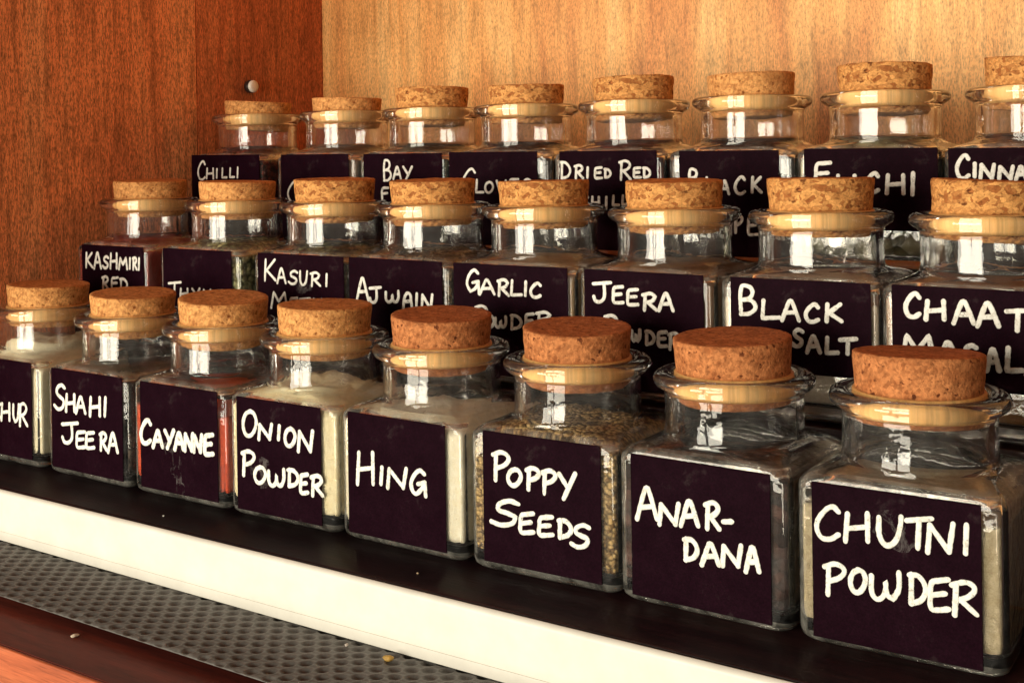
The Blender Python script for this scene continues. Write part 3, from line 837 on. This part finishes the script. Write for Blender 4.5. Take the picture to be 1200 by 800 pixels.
SAYS = {
    'amchur': 'corked square jar of pale powder, label reads Amchur, cut off at the near left',
    'shahi': 'corked glass jar half full of black cumin seeds, label reads Shahi Jeera',
    'cay': 'corked glass jar of bright orange-red powder, streaked label reads Cayanne',
    'onion': 'corked glass jar filled with cream powder, label reads Onion Powder',
    'hing': 'corked glass jar of whitish powder, black label reads Hing',
    'poppy': 'corked glass jar of speckled tan seeds, label reads Poppy Seeds',
    'anar': 'corked glass jar with a dark filling, label reads Anar-dana',
    'chut': 'largest corked jar at the near end, label reads Chutni Powder',
    'kashmiri': 'corked jar of dark red powder beside the cupboard side, label reads Kashmiri Red',
    'thyme': 'corked jar of green dried herb on the middle tier, label reads Thyme',
    'kasuri': 'corked jar with a smudged label reading Kasuri Methi on the middle tier',
    'ajwain': 'corked jar of brown seeds on the middle tier, label reads Ajwain',
    'garlic': 'corked jar of tan powder on the middle tier, label reads Garlic Powder',
    'jeera': 'corked jar of brown powder on the middle tier, label reads Jeera Powder',
    'bsalt': 'corked jar of pale salt under coarse cork, label reads Black Salt',
    'chaat': 'corked jar on the middle tier cut by the frame, label reads Chaat Masala',
    'chilli': 'corked jar on the top tier beside the metal peg, label reads Chilli',
    'co': 'corked top-tier jar whose grey label shows only Co above a cork',
    'bay': 'corked jar on the top tier, black label reads Bay',
    'cloves': 'corked jar on the top tier, black label reads Cloves',
    'dried': 'corked jar on the top tier, thin writing reads Dried Red Chilli',
    'pepper': 'corked jar of black peppercorns on the top tier, label reads Black Pepper',
    'elichi': 'corked jar of pale green pods on the top tier, label reads Elichi',
    'cinnamon': 'corked jar ending the top tier, cut by the frame, label reads Cinnamon',
}


def smudge(parent, blobs):
    """dried chalk-water marks on a label: thin flat irregular patches"""
    V, F = [], []
    for bi, (cx, cz, rx, rz) in enumerate(blobs):
        b = len(V)
        N = 28
        yy = -HALF_DEPTH - 0.0285 - 0.0012 * bi
        V.append((cx, yy, cz))
        for k in range(N):
            a = 2 * math.pi * k / N
            w = 1 + 0.35 * noise.noise(Vector((math.cos(a) * 1.7 + cx * 3, math.sin(a) * 1.7, cz)))
            V.append((cx + rx * w * math.cos(a), yy, cz + rz * w * math.sin(a)))
        F += [(b, b + 1 + (k + 1) % N, b + 1 + k) for k in range(N)]
    o = obj('chalk_smudge', V, F, SMUDGE, parent)
    return o


for ji, (key, row, jx, l0, l1, ltop, lh, pen, strokes) in enumerate(JARS):
    if key == 'amchur':
        l0 = -2.05
    ltop += LIFT
    t = thing('spice_jar', SAYS[key], 'spice jar', (jx, ROWY[row] + HALF_DEPTH, TREAD[row]), math.radians(1.1) * math.sin(ji * 2.7 + 1), 'corked spice jars on the tiered rack')
    g = bpy.data.objects.new('glass_body', GLASS_MESH)
    COL.objects.link(g)
    g.parent = t
    wn = g.modifiers.new('weighted_normals', 'WEIGHTED_NORMAL')
    wn.keep_sharp = False
    m, fill, heap = SPICE[key]
    filling(fill, m, t, ji + 1, heap)
    coarse, top, tilt, turn = CORKS[key]
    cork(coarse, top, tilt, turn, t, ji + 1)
    lab = box('label', (l0, -HALF_DEPTH - 0.027, ltop - lh), (l1, -HALF_DEPTH - 0.004, ltop), LABEL, t, 0.006, 1)
    lines = [[tuple(int(c) / 100 for c in p.split(',')) for p in s.split(' ')] for s in strokes.split(';')]
    lines = [[(x, z + ltop) for x, z in ln] for ln in lines]
    V, F = chalk_strokes(lines, pen * {'cay': 1.12, 'shahi': 1.0, 'dried': 1.05}.get(key, 0.93), ji * 2.3, -HALF_DEPTH - 0.033)
    obj('lettering', V, F, CHALK, lab)
    if key == 'cay':
        smudge(lab, [(-.25, 1.9, .5, .3), (-.15, 1.4, .3, .5), (.0, .8, .2, .45), (.1, .5, .22, .3)])
    if key == 'chut':
        smudge(lab, [(-.2, 3.35, .5, .35), (.1, 3.0, .4, .25)])
    if key == 'kasuri':
        smudge(lab, [(.45, 3.3, .5, .35), (.3, 3.0, .5, .25)])
    if key == 'onion':
        smudge(lab, [(-.9, 1.7, .5, .5)])

# ------------------------------------------------------------------ crumbs dropped on the mat and the shelf
def crumb(label, loc, sx, sy, sz, col, seed):
    bm = bmesh.new()
    bmesh.ops.create_icosphere(bm, subdivisions=3, radius=1.0)
    for v in bm.verts:
        d = 1 + 0.3 * noise.noise(v.co * 1.4 + Vector((seed, 0, 0)))
        v.co = Vector((v.co.x * sx * d, v.co.y * sy * d, v.co.z * sz * d)) * S
    me = bpy.data.meshes.new('spice_crumb')
    bm.to_mesh(me); bm.free()
    me.polygons.foreach_set('use_smooth', [True] * len(me.polygons))
    me.materials.append(plain('crumb_skin', col, 0.6, 0.4, n_scale=9, n_amt=0.3))
    o = bpy.data.objects.new('spice_crumb', me)
    COL.objects.link(o)
    o.location = tuple(c * S for c in loc)
    o.rotation_euler = (0, 0, seed)
    o['label'] = label
    o['category'] = 'crumb'
    o['group'] = 'crumbs dropped in front of the rack'


crumb('yellow seed lying on the grey mat near the white edge', (-22.25, -3.0, -1.88), .17, .10, .08, (0.50, 0.30, 0.07), .4)
crumb('white crumb on the dark red shelf just off the mat edge', (-31.9, -6.2, -2.2), .13, .07, .05, (0.75, 0.62, 0.48), 1.3)
crumb('tiny pale speck on the mat beside the yellow seed', (-23.9, -2.9, -1.90), .07, .05, .04, (0.7, 0.62, 0.55), 2.1)
crumb('tiny white grain on the dark tread in front of the onion jar', (-33.6, -1.35, -0.10), .035, .03, .025, (0.85, 0.80, 0.70), .7)
crumb('minute tan grain on the dark tread in front of the poppy seed jar', (-22.6, -1.2, -0.10), .04, .03, .025, (0.6, 0.45, 0.28), 3.1)
